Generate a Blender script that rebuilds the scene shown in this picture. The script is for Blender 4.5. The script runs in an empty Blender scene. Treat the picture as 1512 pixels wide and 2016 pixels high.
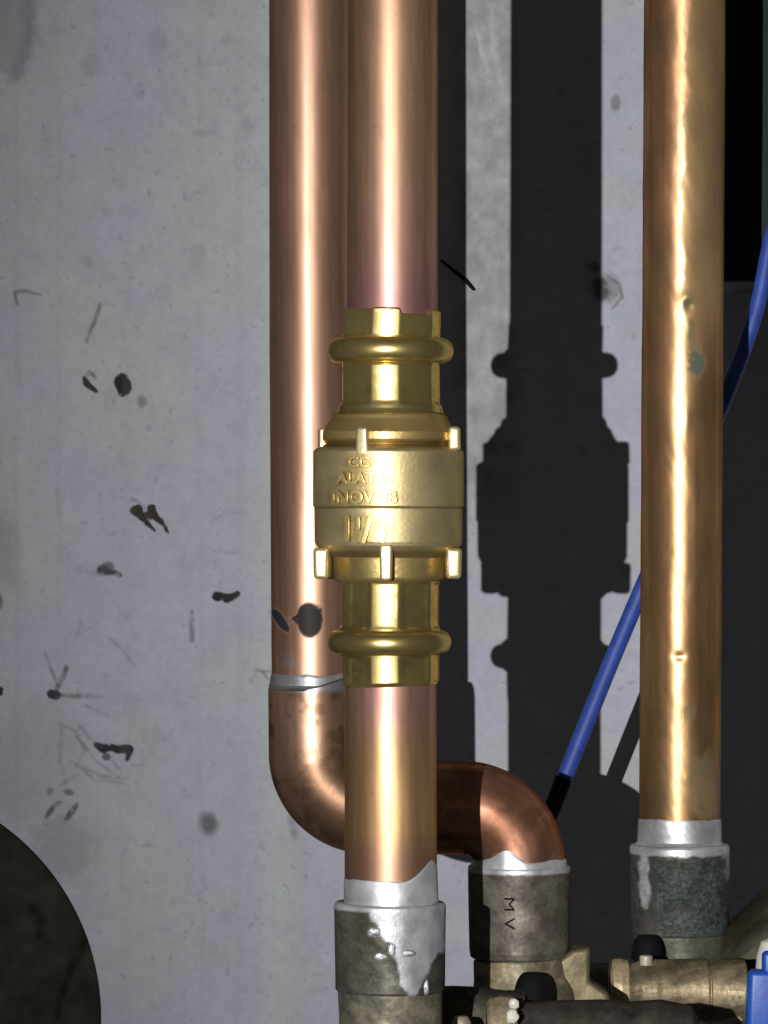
import bpy, bmesh, math
import numpy as np
from mathutils import Vector, Matrix

# ------------------------------------------------------------------ camera, world, light
F = 8320.0                      # focal length in photograph pixels
Z1, Z2, ZC, Z3, ZW = 1600.0, 1730.0, 1939.0, 1852.0, 2127.0   # depths in mm: valve run, left run, cable, right run, wall
sc = bpy.context.scene
col = sc.collection

def W(px, py, Z):
    return Vector(((px - 756) / F * Z / 1000, Z / 1000, -(py - 1008) / F * Z / 1000))

cd = bpy.data.cameras.new('camera'); cam = bpy.data.objects.new('camera', cd); col.objects.link(cam)
cam.location = (0, 0, 0); cam.rotation_euler = (math.radians(90), 0, 0)
cd.sensor_fit = 'VERTICAL'; cd.sensor_height = 24; cd.lens = F / 2016 * 24
cd.clip_start = 0.05; cd.clip_end = 50
sc.camera = cam

wd = bpy.data.worlds.new('World'); sc.world = wd; wd.use_nodes = True
wn = wd.node_tree.nodes; wn['Background'].inputs['Color'].default_value = (1.0, 0.985, 0.93, 1)
wn['Background'].inputs['Strength'].default_value = 0.036

ld = bpy.data.lights.new('flash_lamp', 'SPOT'); flash = bpy.data.objects.new('flash_lamp', ld); col.objects.link(flash)
flash.location = (-0.25, 0.0, 0.022)
ld.energy = 138; ld.color = (1.0, 0.985, 0.96); ld.shadow_soft_size = 0.0030
ld.spot_size = math.radians(48); ld.spot_blend = 1.0
flash.rotation_euler = (W(2600, 900, ZW) - flash.location).to_track_quat('-Z', 'Y').to_euler()

sc.view_settings.view_transform = 'Standard'; sc.view_settings.look = 'None'
sc.view_settings.exposure = 0.0; sc.view_settings.gamma = 1.0
try: sc.cycles.use_denoising = True
except Exception: pass

# ------------------------------------------------------------------ noise and colour helpers
def lin(r, g, b):
    c = np.array([r, g, b], float) / 255
    return np.where(c <= 0.04045, c / 12.92, ((c + 0.055) / 1.055) ** 2.4)

def _hash(ix, iy, seed):
    n = (ix.astype(np.int64) * 374761393 + iy.astype(np.int64) * 668265263 + seed * 1442695041) & 0xffffffff
    n = ((n ^ (n >> 13)) * 1274126177) & 0xffffffff
    return ((n ^ (n >> 16)) & 0xffff) / 65535.0

def vnoise(x, y, s, seed=0):
    x = np.asarray(x, float) / s; y = np.asarray(y, float) / s
    ix = np.floor(x); iy = np.floor(y); fx = x - ix; fy = y - iy
    fx = fx * fx * (3 - 2 * fx); fy = fy * fy * (3 - 2 * fy)
    a = _hash(ix, iy, seed); b = _hash(ix + 1, iy, seed); c = _hash(ix, iy + 1, seed); d = _hash(ix + 1, iy + 1, seed)
    return (a * (1 - fx) + b * fx) * (1 - fy) + (c * (1 - fx) + d * fx) * fy

def fbm(x, y, s, seed=0, o=4):
    t = 0; a = 1; n = 0
    for k in range(o):
        t = t + a * vnoise(x, y, s / 2 ** k, seed + 17 * k); n += a; a *= 0.55
    return t / n

def sst(a, b, x):
    t = np.clip((x - a) / (b - a), 0, 1); return t * t * (3 - 2 * t)

def mixc(c, d, m):
    m = np.asarray(m, float)[..., None]
    return c * (1 - m) + np.asarray(d) * m

def near(fn, x, y, bb):
    m = (x > bb[0]) & (x < bb[1]) & (y > bb[2]) & (y < bb[3])
    out = np.zeros(x.shape)
    if m.any(): out[m] = fn(x[m], y[m])
    return out

def ell(x, y, cx, cy, rx, ry, *a, **k):
    R = 1.9 * max(rx, ry)
    return near(lambda u, v: _ell(u, v, cx, cy, rx, ry, *a, **k), x, y, (cx - R, cx + R, cy - R, cy + R))

def stroke(x, y, pts, w, *a, **k):
    R = w + 30; px = [p[0] for p in pts]; py = [p[1] for p in pts]
    return near(lambda u, v: _stroke(u, v, pts, w, *a, **k), x, y, (min(px) - R, max(px) + R, min(py) - R, max(py) + R))

def _ell(x, y, cx, cy, rx, ry, ang=0, soft=0.25, warp=0.35, seed=1, ws=12):
    a = math.radians(ang); dx = x - cx; dy = y - cy
    u = dx * math.cos(a) + dy * math.sin(a); v = -dx * math.sin(a) + dy * math.cos(a)
    d = np.sqrt((u / rx) ** 2 + (v / ry) ** 2) + warp * (fbm(x, y, ws, seed, 3) - 0.5) * 2
    return 1 - sst(1 - soft, 1 + soft, d)

def _stroke(x, y, pts, w, soft=1.6, seed=3, fade=0.0, taper=0.0):
    m = np.zeros_like(x)
    wa = min(4.0, 1.2 + w * 0.22)
    qx = x + wa * 2 * (fbm(x, y, 24, seed + 7, 4) - 0.5); qy = y + wa * 2 * (fbm(x, y, 24, seed + 11, 4) - 0.5)
    al = 0.55 + 0.45 * sst(0.35, 0.6, fbm(x, y, 11, seed + 13, 3)) if soft > 2.5 else 1.0
    n = len(pts) - 1
    for k in range(n):
        (x0, y0), (x1, y1) = pts[k], pts[k + 1]
        dx, dy = x1 - x0, y1 - y0; L = dx * dx + dy * dy
        t = np.clip(((qx - x0) * dx + (qy - y0) * dy) / L, 0, 1)
        g = (k + t) / n
        ww = w * (1 - taper * g) if taper else w * (0.6 + 0.4 * np.sin(math.pi * np.clip(g, 0, 1)))
        d = np.hypot(qx - x0 - t * dx, qy - y0 - t * dy) + (fbm(x, y, 14, seed, 3) - 0.5) * (w * 0.22 + 1.2)
        a = 1 - fade * g
        m = np.maximum(m, (1 - sst(ww / 2 - soft * 0.5, ww / 2 + soft, d)) * a * al)
    return m

# ------------------------------------------------------------------ object helpers
def tag(o, label=None, cat=None, group=None, kind=None):
    if label: o['label'] = label
    if cat: o['category'] = cat
    if group: o['group'] = group
    if kind: o['kind'] = kind
    return o

def thing(name, label, cat, loc, group=None):
    o = bpy.data.objects.new(name, None); col.objects.link(o); o.location = loc
    o.empty_display_size = 0.01
    return tag(o, label, cat, group)

def link(name, me, mat, parent=None, origin=None):
    o = bpy.data.objects.new(name, me); col.objects.link(o)
    if mat: me.materials.append(mat)
    if parent is not None:
        o.parent = parent
        off = parent.location
        me.transform(Matrix.Translation(-Vector(off)))
    elif origin is not None:
        me.transform(Matrix.Translation(-Vector(origin))); o.location = origin
    return o

def mesh_np(name, co, quads, colr=None, prm=None, smooth=True):
    me = bpy.data.meshes.new(name)
    co = np.ascontiguousarray(co, dtype=np.float32); quads = np.ascontiguousarray(quads, dtype=np.int32)
    me.vertices.add(len(co)); me.vertices.foreach_set('co', co.ravel())
    k = quads.shape[1]
    me.loops.add(quads.size); me.loops.foreach_set('vertex_index', quads.ravel())
    me.polygons.add(len(quads)); me.polygons.foreach_set('loop_start', np.arange(0, quads.size, k, dtype=np.int32))
    me.polygons.foreach_set('use_smooth', np.full(len(quads), smooth))
    for nm, arr in (('Tint', colr), ('Surf', prm)):
        if arr is None: continue
        at = me.attributes.new(nm, 'FLOAT_COLOR', 'POINT')
        a4 = np.ones((len(co), 4), np.float32); a4[:, :3] = arr
        at.data.foreach_set('color', a4.ravel())
    me.update(calc_edges=True); me.validate()
    return me

def sweep(path, Z, segs=128, step=2.5, mod=None, paint=None, name='m', bend=False, dz=0.0):
    """tube along a path of (px, py, radius px) laid in the plane at depth Z mm; paint(px,py,th,s)->(rgb, surf)"""
    P = np.array(path, float); 
    out = [P[0]]
    for a, b in zip(P[:-1], P[1:]):
        L = np.linalg.norm(b - a); n = max(1, int(math.ceil(L / step)))
        for k in range(1, n + 1): out.append(a + (b - a) * k / n)
    P = np.array(out); C = P[:, :2]; R = P[:, 2]
    T = np.gradient(C, axis=0)
    # vertical parts where the centre does not move: reuse the overall direction
    big = C[-1] - C[0]; big = big / np.linalg.norm(big)
    ln = np.linalg.norm(T, axis=1)
    if bend:
        T[ln < 1e-6] = big; T = T / np.linalg.norm(T, axis=1)[:, None]
    else: T = np.repeat(big[None, :], len(P), 0)
    sgn = np.sign((T @ big)); 
    Nn = np.stack([-T[:, 1], T[:, 0]], 1)
    m = len(P); th = np.linspace(0, 2 * math.pi, segs, endpoint=False)
    TH = np.broadcast_to(th, (m, segs)).copy()
    RR = np.repeat(R[:, None], segs, 1); SH = np.zeros((m, segs))
    s = np.concatenate([[0], np.cumsum(np.linalg.norm(np.diff(C, axis=0), axis=1))])
    S = np.repeat(s[:, None], segs, 1)
    CX = np.repeat(C[:, 0:1], segs, 1); CY = np.repeat(C[:, 1:2], segs, 1)
    if mod is not None:
        r2, sh = mod(CX, CY, TH, RR, S); RR = r2; SH = sh
    # theta=0 faces the camera (depth direction), 90deg along the in-plane normal
    x = CX + RR * np.sin(TH) * Nn[:, 0:1] + SH * T[:, 0:1]
    y = CY + RR * np.sin(TH) * Nn[:, 1:2] + SH * T[:, 1:2]
    d = -RR * np.cos(TH)
    k = Z / F / 1000
    co = np.stack([(x - 756) * k, Z / 1000 + d * k + dz / 1000, -(y - 1008) * k], -1).reshape(-1, 3)
    i = np.arange(m - 1)[:, None] * segs; j = np.arange(segs)[None, :]; j2 = (j + 1) % segs
    q = np.stack([i + j, i + j2, i + segs + j2, i + segs + j], -1).reshape(-1, 4)
    # orientation test
    mid = (m // 2) * segs
    a, b, c2 = co[mid], co[mid + 1], co[(m // 2 - 1) * segs] if m > 2 else co[0]
    cen = co[(m // 2) * segs:(m // 2 + 1) * segs].mean(0)
    qq = q[(m // 2 - 1) * segs if m > 2 else 0]
    nrm = np.cross(co[qq[1]] - co[qq[0]], co[qq[3]] - co[qq[0]])
    if np.dot(nrm, co[qq[0]] - cen) < 0: q = q[:, ::-1]
    rgb = prm = None
    if paint is not None:
        rgb, prm = paint(x, y, TH, S)
        rgb = np.broadcast_to(rgb, x.shape + (3,)).reshape(-1, 3); prm = np.broadcast_to(prm, x.shape + (3,)).reshape(-1, 3)
    return mesh_np(name, co, q, rgb, prm)

def rbox(name, size, loc, rot=(0, 0, 0), bev=0.0008, seg=3):
    bm = bmesh.new(); bmesh.ops.create_cube(bm, size=1)
    bmesh.ops.scale(bm, vec=size, verts=bm.verts)
    bmesh.ops.bevel(bm, geom=list(bm.edges), offset=bev, segments=seg, profile=0.5, affect='EDGES')
    M = Matrix.Translation(loc) @ Matrix.Rotation(rot[2], 4, 'Z') @ Matrix.Rotation(rot[1], 4, 'Y') @ Matrix.Rotation(rot[0], 4, 'X')
    bm.transform(M)
    me = bpy.data.meshes.new(name); bm.to_mesh(me); bm.free()
    for p in me.polygons: p.use_smooth = True
    return me

# ------------------------------------------------------------------ materials
def mat_painted(name, bump=0.1, bscale=400, stretch=(1, 1, 1), sheen=0.18, r_tight=0.55, dirt=0.12, dscale=60, spec=0.5, diffuse=0.3, coat=0.0, edge=(0.3, 0.22, 0.16)):
    """metal whose tint / roughness / metalness come from the painted attributes: a tight and a wide lobe"""
    m = bpy.data.materials.new(name); m.use_nodes = True; nt = m.node_tree; N = nt.nodes; L = nt.links
    N.clear(); out = N.new('ShaderNodeOutputMaterial')
    at = N.new('ShaderNodeAttribute'); at.attribute_name = 'Tint'
    sf = N.new('ShaderNodeAttribute'); sf.attribute_name = 'Surf'
    sp = N.new('ShaderNodeSeparateColor'); L.new(sf.outputs['Color'], sp.inputs[0])
    tc = N.new('ShaderNodeTexCoord'); mp = N.new('ShaderNodeMapping'); mp.inputs['Scale'].default_value = stretch
    L.new(tc.outputs['Object'], mp.inputs['Vector'])
    n1 = N.new('ShaderNodeTexNoise'); n1.inputs['Scale'].default_value = dscale; n1.inputs['Detail'].default_value = 6
    n2 = N.new('ShaderNodeTexNoise'); n2.inputs['Scale'].default_value = bscale; n2.inputs['Detail'].default_value = 4
    L.new(mp.outputs[0], n1.inputs['Vector']); L.new(mp.outputs[0], n2.inputs['Vector'])
    mr = N.new('ShaderNodeMapRange'); mr.inputs['From Min'].default_value = 0.3; mr.inputs['From Max'].default_value = 0.7
    mr.inputs['To Min'].default_value = 1 - dirt; mr.inputs['To Max'].default_value = 1 + dirt
    L.new(n1.outputs['Fac'], mr.inputs['Value'])
    mul = N.new('ShaderNodeVectorMath'); mul.operation = 'SCALE'
    L.new(at.outputs['Color'], mul.inputs[0]); L.new(mr.outputs[0], mul.inputs['Scale'])
    bp = N.new('ShaderNodeBump'); bp.inputs['Strength'].default_value = bump; bp.inputs['Distance'].default_value = 0.0006
    L.new(n2.outputs['Fac'], bp.inputs['Height'])
    ra = N.new('ShaderNodeMath'); ra.operation = 'MULTIPLY_ADD'; ra.inputs[1].default_value = 0.12; L.new(n1.outputs['Fac'], ra.inputs[0]); L.new(sp.outputs[0], ra.inputs[2])
    A = N.new('ShaderNodeBsdfPrincipled'); B = N.new('ShaderNodeBsdfPrincipled'); D = N.new('ShaderNodeBsdfDiffuse')
    for X in (A, B):
        L.new(mul.outputs[0], X.inputs['Base Color']); L.new(bp.outputs[0], X.inputs['Normal']); L.new(sp.outputs[1], X.inputs['Metallic'])
        X.inputs['Specular IOR Level'].default_value = spec
        X.inputs['Specular Tint'].default_value = (*edge, 1)
    cw = N.new('ShaderNodeMath'); cw.operation = 'MULTIPLY_ADD'; cw.inputs[1].default_value = -coat; cw.inputs[2].default_value = coat; L.new(sp.outputs[2], cw.inputs[0]); L.new(cw.outputs[0], A.inputs['Coat Weight']); A.inputs['Coat Roughness'].default_value = 0.09
    L.new(ra.outputs[0], A.inputs['Roughness']); B.inputs['Roughness'].default_value = r_tight
    L.new(mul.outputs[0], D.inputs['Color']); L.new(bp.outputs[0], D.inputs['Normal'])
    m1 = N.new('ShaderNodeMixShader'); m2 = N.new('ShaderNodeMixShader')
    m1.inputs[0].default_value = 1 - sheen if False else sheen
    L.new(B.outputs[0], m1.inputs[1]); L.new(A.outputs[0], m1.inputs[2])
    m2.inputs[0].default_value = diffuse
    L.new(m1.outputs[0], m2.inputs[1]); L.new(D.outputs[0], m2.inputs[2])
    L.new(m2.outputs[0], out.inputs['Surface'])
    return m

def mat_plain(name, rgb, rough=0.5, metal=0.0, dirt=0.15, dscale=80, bump=0.1, bscale=300, spec=0.5):
    m = bpy.data.materials.new(name); m.use_nodes = True; nt = m.node_tree; N = nt.nodes; L = nt.links
    b = N['Principled BSDF']
    tc = N.new('ShaderNodeTexCoord'); n1 = N.new('ShaderNodeTexNoise'); n1.inputs['Scale'].default_value = dscale; n1.inputs['Detail'].default_value = 6
    n2 = N.new('ShaderNodeTexNoise'); n2.inputs['Scale'].default_value = bscale; n2.inputs['Detail'].default_value = 4
    L.new(tc.outputs['Object'], n1.inputs['Vector']); L.new(tc.outputs['Object'], n2.inputs['Vector'])
    cr = N.new('ShaderNodeValToRGB'); e = cr.color_ramp.elements
    e[0].position = 0.3; e[1].position = 0.72
    e[0].color = (*[c * (1 - dirt) for c in rgb], 1); e[1].color = (*[min(1, c * (1 + dirt)) for c in rgb], 1)
    L.new(n1.outputs['Fac'], cr.inputs[0]); L.new(cr.outputs[0], b.inputs['Base Color'])
    bp = N.new('ShaderNodeBump'); bp.inputs['Strength'].default_value = bump; bp.inputs['Distance'].default_value = 0.0005
    L.new(n2.outputs['Fac'], bp.inputs['Height']); L.new(bp.outputs[0], b.inputs['Normal'])
    b.inputs['Roughness'].default_value = rough; b.inputs['Metallic'].default_value = metal; b.inputs['Specular IOR Level'].default_value = spec
    return m

M_COPPER = mat_painted('copper', bump=0.10, bscale=60, stretch=(1, 1, 0.12), sheen=0.36, r_tight=0.46, dirt=0.13, dscale=40, diffuse=0.14, coat=0.42)
M_OLDCOP = mat_painted('aged_copper', bump=0.3, bscale=70, stretch=(1, 1, 0.5), sheen=0.36, r_tight=0.4, dirt=0.25, dscale=50, diffuse=0.18, coat=0.12)
M_BRASS = mat_painted('machined_brass', bump=0.05, bscale=90, stretch=(0.25, 0.25, 1), sheen=0.66, r_tight=0.36, dirt=0.10, dscale=60, diffuse=0.07, coat=0.25, edge=(0.75, 0.62, 0.3))
M_CAST = mat_painted('cast_brass', bump=0.16, bscale=600, sheen=0.55, r_tight=0.46, dirt=0.14, dscale=70, diffuse=0.16, edge=(0.25, 0.18, 0.08))
M_SOLDER = mat_painted('solder', bump=0.4, bscale=110, sheen=0.5, r_tight=0.45, dirt=0.2, dscale=90, diffuse=0.3)
M_TARN_SHADE = mat_painted('tarnished_shaded_brass', bump=0.45, bscale=300, sheen=0.25, r_tight=0.5, dirt=0.35, dscale=90, diffuse=0.4)  # real tarnish; tints of the bottom valves also hold painted shade
M_BLUE = mat_plain('blue_plastic', (0.025, 0.065, 0.33), 0.55, 0, 0.25, 120, 0.1)
M_BLUEH = mat_plain('blue_handle_coating', (0.01, 0.075, 0.40), 0.4, 0, 0.15, 60, 0.15)
M_BLACK = mat_plain('shadow_black', (0.003, 0.003, 0.003), 0.8, 0, 0.3, 120, 0.1, spec=0.2)
M_TEAL = mat_plain('dark_teal_paint', (0.0015, 0.014, 0.011), 0.6, 0, 0.2, 50, 0.1, spec=0.2)
M_WHITE = mat_plain('white_plastic', (0.62, 0.60, 0.54), 0.4, 0, 0.05)

# ------------------------------------------------------------------ wall
def build_wall():
    def axis(lo, hi, dense, d, c=14.0, far=(-2600, 6500)):
        v = [far[0]]
        x = far[0]
        while x < far[1]:
            if x < lo - 1 or x > hi: st = 130.0 if (x < lo - 131 or x > hi) else (lo - x)
            else: st = d if any(a <= x < b for a, b in dense) else c
            x += st; v.append(x)
        return np.array(v)
    xs = axis(-80, 1600, [(-12, 700), (855, 1005), (1170, 1270)], 2.0)
    ys = axis(-60, 2080, [(-12, 2030)], 2.4)
    X, Y = np.meshgrid(xs, ys)
    base = np.array([0.455, 0.468, 0.55])
    warm = np.array([0.46, 0.485, 0.49])
    c = np.broadcast_to(base, X.shape + (3,)).copy()
    c = mixc(c, warm, sst(0.45, 0.62, fbm(X, Y, 260, 5, 5)) * 0.75)
    c = mixc(c, np.array([0.50, 0.53, 0.53]), sst(490, 535, X) * (1 - sst(545, 600, X)) * 0.7)
    n = fbm(X, Y, 46, 8, 4); c = c * (1 + 0.16 * (n - 0.5))[..., None]
    n = fbm(X, Y, 9, 9, 3); c = c * (1 + 0.10 * (n - 0.5))[..., None]
    # faint grey spots
    sp = fbm(X, Y, 30, 21, 3); c = mixc(c, base * 0.78, sst(0.64, 0.80, sp) * 0.3)
    sp = fbm(X, Y, 14, 22, 2); c = mixc(c, base * 0.7, sst(0.80, 0.88, sp) * 0.6)
    # the worn, roughly brushed strip between pipe shadows
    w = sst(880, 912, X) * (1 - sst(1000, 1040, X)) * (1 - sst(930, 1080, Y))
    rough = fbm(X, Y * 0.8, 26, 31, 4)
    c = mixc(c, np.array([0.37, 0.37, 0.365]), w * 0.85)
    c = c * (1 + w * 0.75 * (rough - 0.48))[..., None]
    ws = stroke(X, Y, [(938, 55), (950, 110), (960, 140)], 7, 5, 5) + stroke(X, Y, [(965, 10), (972, 90), (985, 160)], 9, 8, 6) * 0.7
    c = mixc(c, np.array([0.62, 0.62, 0.64]), np.clip(ws, 0, 1) * 0.7)
    depth = np.zeros_like(X)
    dark = lin(44, 38, 38) * 1.0
    green = lin(70, 78, 78)
    def pit(m, cc=dark, a=1.0, dp=0.5):
        nonlocal c, depth
        halo = 0
        c = mixc(c, cc, np.clip(m, 0, 1) * a); depth = np.maximum(depth, m * dp)
    E = lambda *a, **k: ell(X, Y, *a, **k)
    S = lambda *a, **k: stroke(X, Y, *a, **k)
    # pits in the plaster/paint
    pit(S([(166, 745), (172, 757), (186, 769)], 12, 2.5, 4), lin(58, 50, 56)); pit(S([(166, 742), (178, 732), (188, 742)], 7, 5, 4), lin(95, 92, 100), 0.7)
    pit(E(242, 757, 16, 23, -14, 0.14, 0.18, seed=5), lin(34, 33, 30))
    pit(E(280, 790, 9, 12, 0, 0.6, 0.3), lin(115, 105, 110), 0.6)
    pit(S([(268, 1005), (282, 1022), (306, 1046)], 22, 2, 6, 0, 0.9), lin(56, 50, 44)); pit(S([(298, 1004), (312, 1022), (334, 1050)], 21, 2, 7, 0, 0.95), lin(52, 48, 44)); pit(S([(285, 1010), (298, 1020)], 12, 2.5, 8), lin(60, 54, 48))
    pit(S([(258, 983), (272, 988), (285, 1000)], 3, 4, 6), lin(100, 98, 98), 0.6)
    pit(S([(202, 1122), (216, 1124), (236, 1130)], 20, 3.5, 8, 0, 0.7), lin(62, 68, 66)); pit(E(212, 1116, 12, 9, 0, 0.5, 0.2), lin(80, 86, 84), 0.8); pit(S([(200, 1128), (175, 1126), (140, 1118)], 9, 9, 9, 0.9), lin(90, 95, 95), 0.6)
    pit(E(428, 1174, 11, 10, 0, 0.2, 0.25, seed=9), lin(30, 33, 32)); pit(S([(446, 1178), (456, 1175), (468, 1169)], 17, 2, 9, 0, 0.5), lin(36, 40, 38)); pit(E(438, 1172, 8, 5, 0, 0.4, .2), lin(40, 44, 42))
    pit(E(107, 1368, 14, 10, 12, 0.18, 0.2, seed=10), lin(48, 46, 46)); pit(S([(110, 1358), (122, 1335), (130, 1312)], 10, 4, 11), lin(84, 84, 86), 0.85); pit(S([(120, 1368), (160, 1372), (205, 1372)], 6, 5, 12, 0.8), lin(76, 82, 82), 0.9)
    pit(S([(112, 1350), (98, 1308), (88, 1285)], 3, 4, 13, 0.5), lin(88, 90, 92), 0.7)
    pit(E(0, 1361, 6, 9), lin(50, 44, 48)); pit(E(0, 1185, 5, 16, 0, 0.5), lin(80, 84, 84), .7)
    pit(S([(190, 1468), (205, 1474), (216, 1474)], 18, 2.5, 14), lin(46, 42, 48)); pit(S([(222, 1473), (240, 1476), (256, 1474)], 17, 2.5, 15), lin(44, 40, 42)); pit(S([(256, 1474), (250, 1496)], 12, 2.5, 15, 0, 0.5), lin(48, 42, 44)); pit(E(210, 1490, 8, 7), lin(70, 62, 66), 0.8)
    for pts, ww in (([(158, 1430), (175, 1452), (200, 1470)], 3.5), ([(118, 1425), (150, 1440), (165, 1480), (150, 1510)], 4), ([(150, 1505), (185, 1535), (242, 1542)], 4.5), ([(140, 1500), (200, 1528), (245, 1534)], 3.5),
                    ([(160, 1460), (190, 1500), (235, 1530)], 3), ([(122, 1430), (118, 1500), (128, 1540)], 5), ([(215, 1490), (240, 1520)], 3), ([(120, 1545), (150, 1525)], 6), ([(170, 1390), (215, 1410)], 3), ([(150, 1450), (170, 1475)], 4)):
        pit(S(pts, ww * 0.8, 5, 16, 0.3), lin(88, 94, 94), 0.5, 0.1)
    pit(E(135, 1560, 10, 6, 20, 0.4), lin(80, 86, 86), .8)
    pit(S([(118, 1582), (106, 1588), (92, 1610)], 9, 3, 17), lin(66, 56, 58)); pit(S([(150, 1584), (140, 1600), (130, 1614)], 9, 3, 18), lin(72, 64, 70)); pit(E(98, 1558, 6, 8), lin(105, 85, 88), .7)
    pit(E(410, 1622, 17, 22, -15, 0.5, 0.15), lin(90, 96, 98), 0.85, 0.2)
    pit(S([(572, 1610), (582, 1650)], 9, 9, 4), lin(104, 108, 112), .6)
    pit(S([(378, 1205), (377, 1262)], 8, 5, 19), lin(104, 108, 114), 0.7, 0.2)
    pit(S([(197, 597), (188, 630), (170, 672)], 6, 4, 20), lin(96, 102, 102), 0.75, 0.2)
    pit(S([(34, 600), (30, 575), (50, 573), (80, 582)], 5, 4, 21, 0.4), lin(92, 84, 90), 0.8, 0.2)
    pit(E(487, 250, 12, 20, 0, 0.5), lin(108, 114, 120), .22, .1); pit(E(450, 76, 13, 9, 0, 0.5), lin(112, 116, 122), .22, .1); pit(E(395, 262, 18, 7, 0, 0.5), lin(112, 116, 122), .22, .1)
    pit(E(180, 128, 20, 22, 0, 0.3), lin(116, 120, 124), .22, .1); pit(E(275, 178, 14, 18, 0, 0.3), lin(116, 120, 124), .22, .1); pit(E(310, 80, 20, 26, 0, .3), lin(120, 124, 132), .22, .1)
    pit(E(388, 505, 20, 26, 0, .4), lin(118, 122, 126), .22, .1); pit(E(172, 515, 14, 8, 30, .4), lin(108, 112, 116), .22, .1)
    # fine pencil-like lines
    for pts, aa in (([(112, 960), (116, 1010), (124, 1045)], .25), ([(215, 1255), (240, 1280), (264, 1312)], .55), ([(258, 1028), (290, 1075)], .0), ([(160, 1222), (150, 1250), (176, 1238), (196, 1226)], .35), ([(36, 660), (34, 760)], .15), ([(420, 1085), (475, 1088)], .3), ([(415, 1025), (450, 1008), (480, 1010)], .35), ([(505, 1320), (540, 1322)], .7), ([(518, 1322), (533, 1345)], .7)):
        pit(S(pts, 2.2, 5, 23, 0.4), lin(98, 102, 106), aa, 0.1)
    for sx, wx, aa in ((34, 10, .10), (115, 7, .08), (250, 14, .06), (395, 9, .07), (470, 12, .08)):
        c = mixc(c, base * 0.72, (1 - sst(0.3, 1.0, np.abs(X - sx - 14 * (fbm(X * 0, Y, 160, sx, 3) - .5)) / wx)) * fbm(X, Y, 90, sx + 1, 3) * aa * 3)
    pit(E(20, 60, 55, 95, 8, 0.25, 0.35, seed=40, ws=30), lin(112, 112, 120), 0.4, 0.05); pit(S([(58, 0), (58, 60), (40, 140)], 16, 16, 41), lin(108, 110, 122), 0.4, 0.05)
    # pinkish rub marks
    c = mixc(c, lin(146, 136, 142), E(130, 1670, 60, 60, 0, 0.5) * 0.5); c = mixc(c, lin(140, 128, 132), E(5, 1080, 30, 70, 0, 0.6) * 0.45)
    c = mixc(c, lin(150, 158, 158) * 0.9, E(60, 1520, 90, 120, 0, 0.6) * 0.35)
    # light plaster flecks
    fl = fbm(X, Y, 7, 51, 2); c = mixc(c, np.array([0.62, 0.64, 0.66]), sst(0.86, 0.93, fl) * 0.5)
    # marks right of the long shadow
    pit(E(1212, 203, 10, 16, 0, 0.4, .2), lin(120, 124, 128), .8, .1); pit(E(1200, 565, 22, 28, 0, 0.3, 0.3, seed=61), lin(128, 132, 134), .7, .1); pit(S([(1196, 545), (1220, 560), (1226, 585), (1205, 608)], 5, 3, 62), lin(105, 110, 112), .8, .1)
    pit(E(1180, 570, 18, 22, 0, 0.4, 0.4), lin(60, 62, 62), .8, .2); pit(E(1170, 525, 12, 14, 0, .4, .4), lin(70, 72, 72), .7, .1)
    fine = (fbm(X, Y, 22, 71, 4) - 0.5) * 0.5 + (fbm(X, Y, 140, 72, 2) - 0.5) * 1.2
    inside = sst(-80, -10, X) * (1 - sst(1560, 1640, X))
    d = depth * 2.2 - fine * inside
    k = ZW / F / 1000
    co = np.stack([(X - 756) * k, ZW / 1000 + d / 1000 * 0.6, -(Y - 1008) * k], -1).reshape(-1, 3)
    h, wd_ = X.shape; i = np.arange(h - 1)[:, None] * wd_; j = np.arange(wd_ - 1)[None, :]
    q = np.stack([i + j, i + wd_ + j, i + wd_ + j + 1, i + j + 1], -1).reshape(-1, 4)
    prm = np.zeros((X.size, 3)); prm[:, 0] = 0.55 
    me = mesh_np('wall', co, q, np.clip(c, 0, 1).reshape(-1, 3), prm)
    m = bpy.data.materials.new('grey_wall_paint'); m.use_nodes = True; N = m.node_tree.nodes; L = m.node_tree.links
    b = N['Principled BSDF']; at = N.new('ShaderNodeAttribute'); at.attribute_name = 'Tint'
    tc = N.new('ShaderNodeTexCoord'); n1 = N.new('ShaderNodeTexNoise'); n1.inputs['Scale'].default_value = 260; n1.inputs['Detail'].default_value = 5
    L.new(tc.outputs['Object'], n1.inputs['Vector'])
    mr = N.new('ShaderNodeMapRange'); mr.inputs['To Min'].default_value = 0.9; mr.inputs['To Max'].default_value = 1.1; L.new(n1.outputs['Fac'], mr.inputs['Value'])
    mul = N.new('ShaderNodeVectorMath'); mul.operation = 'SCALE'; L.new(at.outputs['Color'], mul.inputs[0]); L.new(mr.outputs[0], mul.inputs['Scale'])
    L.new(mul.outputs[0], b.inputs['Base Color']); b.inputs['Roughness'].default_value = 0.7; b.inputs['Specular IOR Level'].default_value = 0.25
    bp = N.new('ShaderNodeBump'); bp.inputs['Strength'].default_value = 0.25; bp.inputs['Distance'].default_value = 0.0006; L.new(n1.outputs['Fac'], bp.inputs['Height']); L.new(bp.outputs[0], b.inputs['Normal'])
    o = link('wall', me, m); tag(o, kind='structure')
build_wall()

# ------------------------------------------------------------------ colours for metal
CU = np.array([0.545, 0.328, 0.225]); CU2 = np.array([0.58, 0.35, 0.175]); CUP = np.array([0.62, 0.33, 0.29])
BR = np.array([0.72, 0.56, 0.22]); BRD = np.array([0.30, 0.22, 0.09])
TIN = np.array([0.72, 0.72, 0.76]); DARK = np.array([0.13, 0.125, 0.105])

def surf(shape, r, m):
    p = np.zeros(shape + (3,)); p[..., 0] = r; p[..., 1] = m; return p

def U(x, y, th, cx):   # unwrapped coordinate so that the back is not a mirror image
    return cx + th * 90

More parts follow.
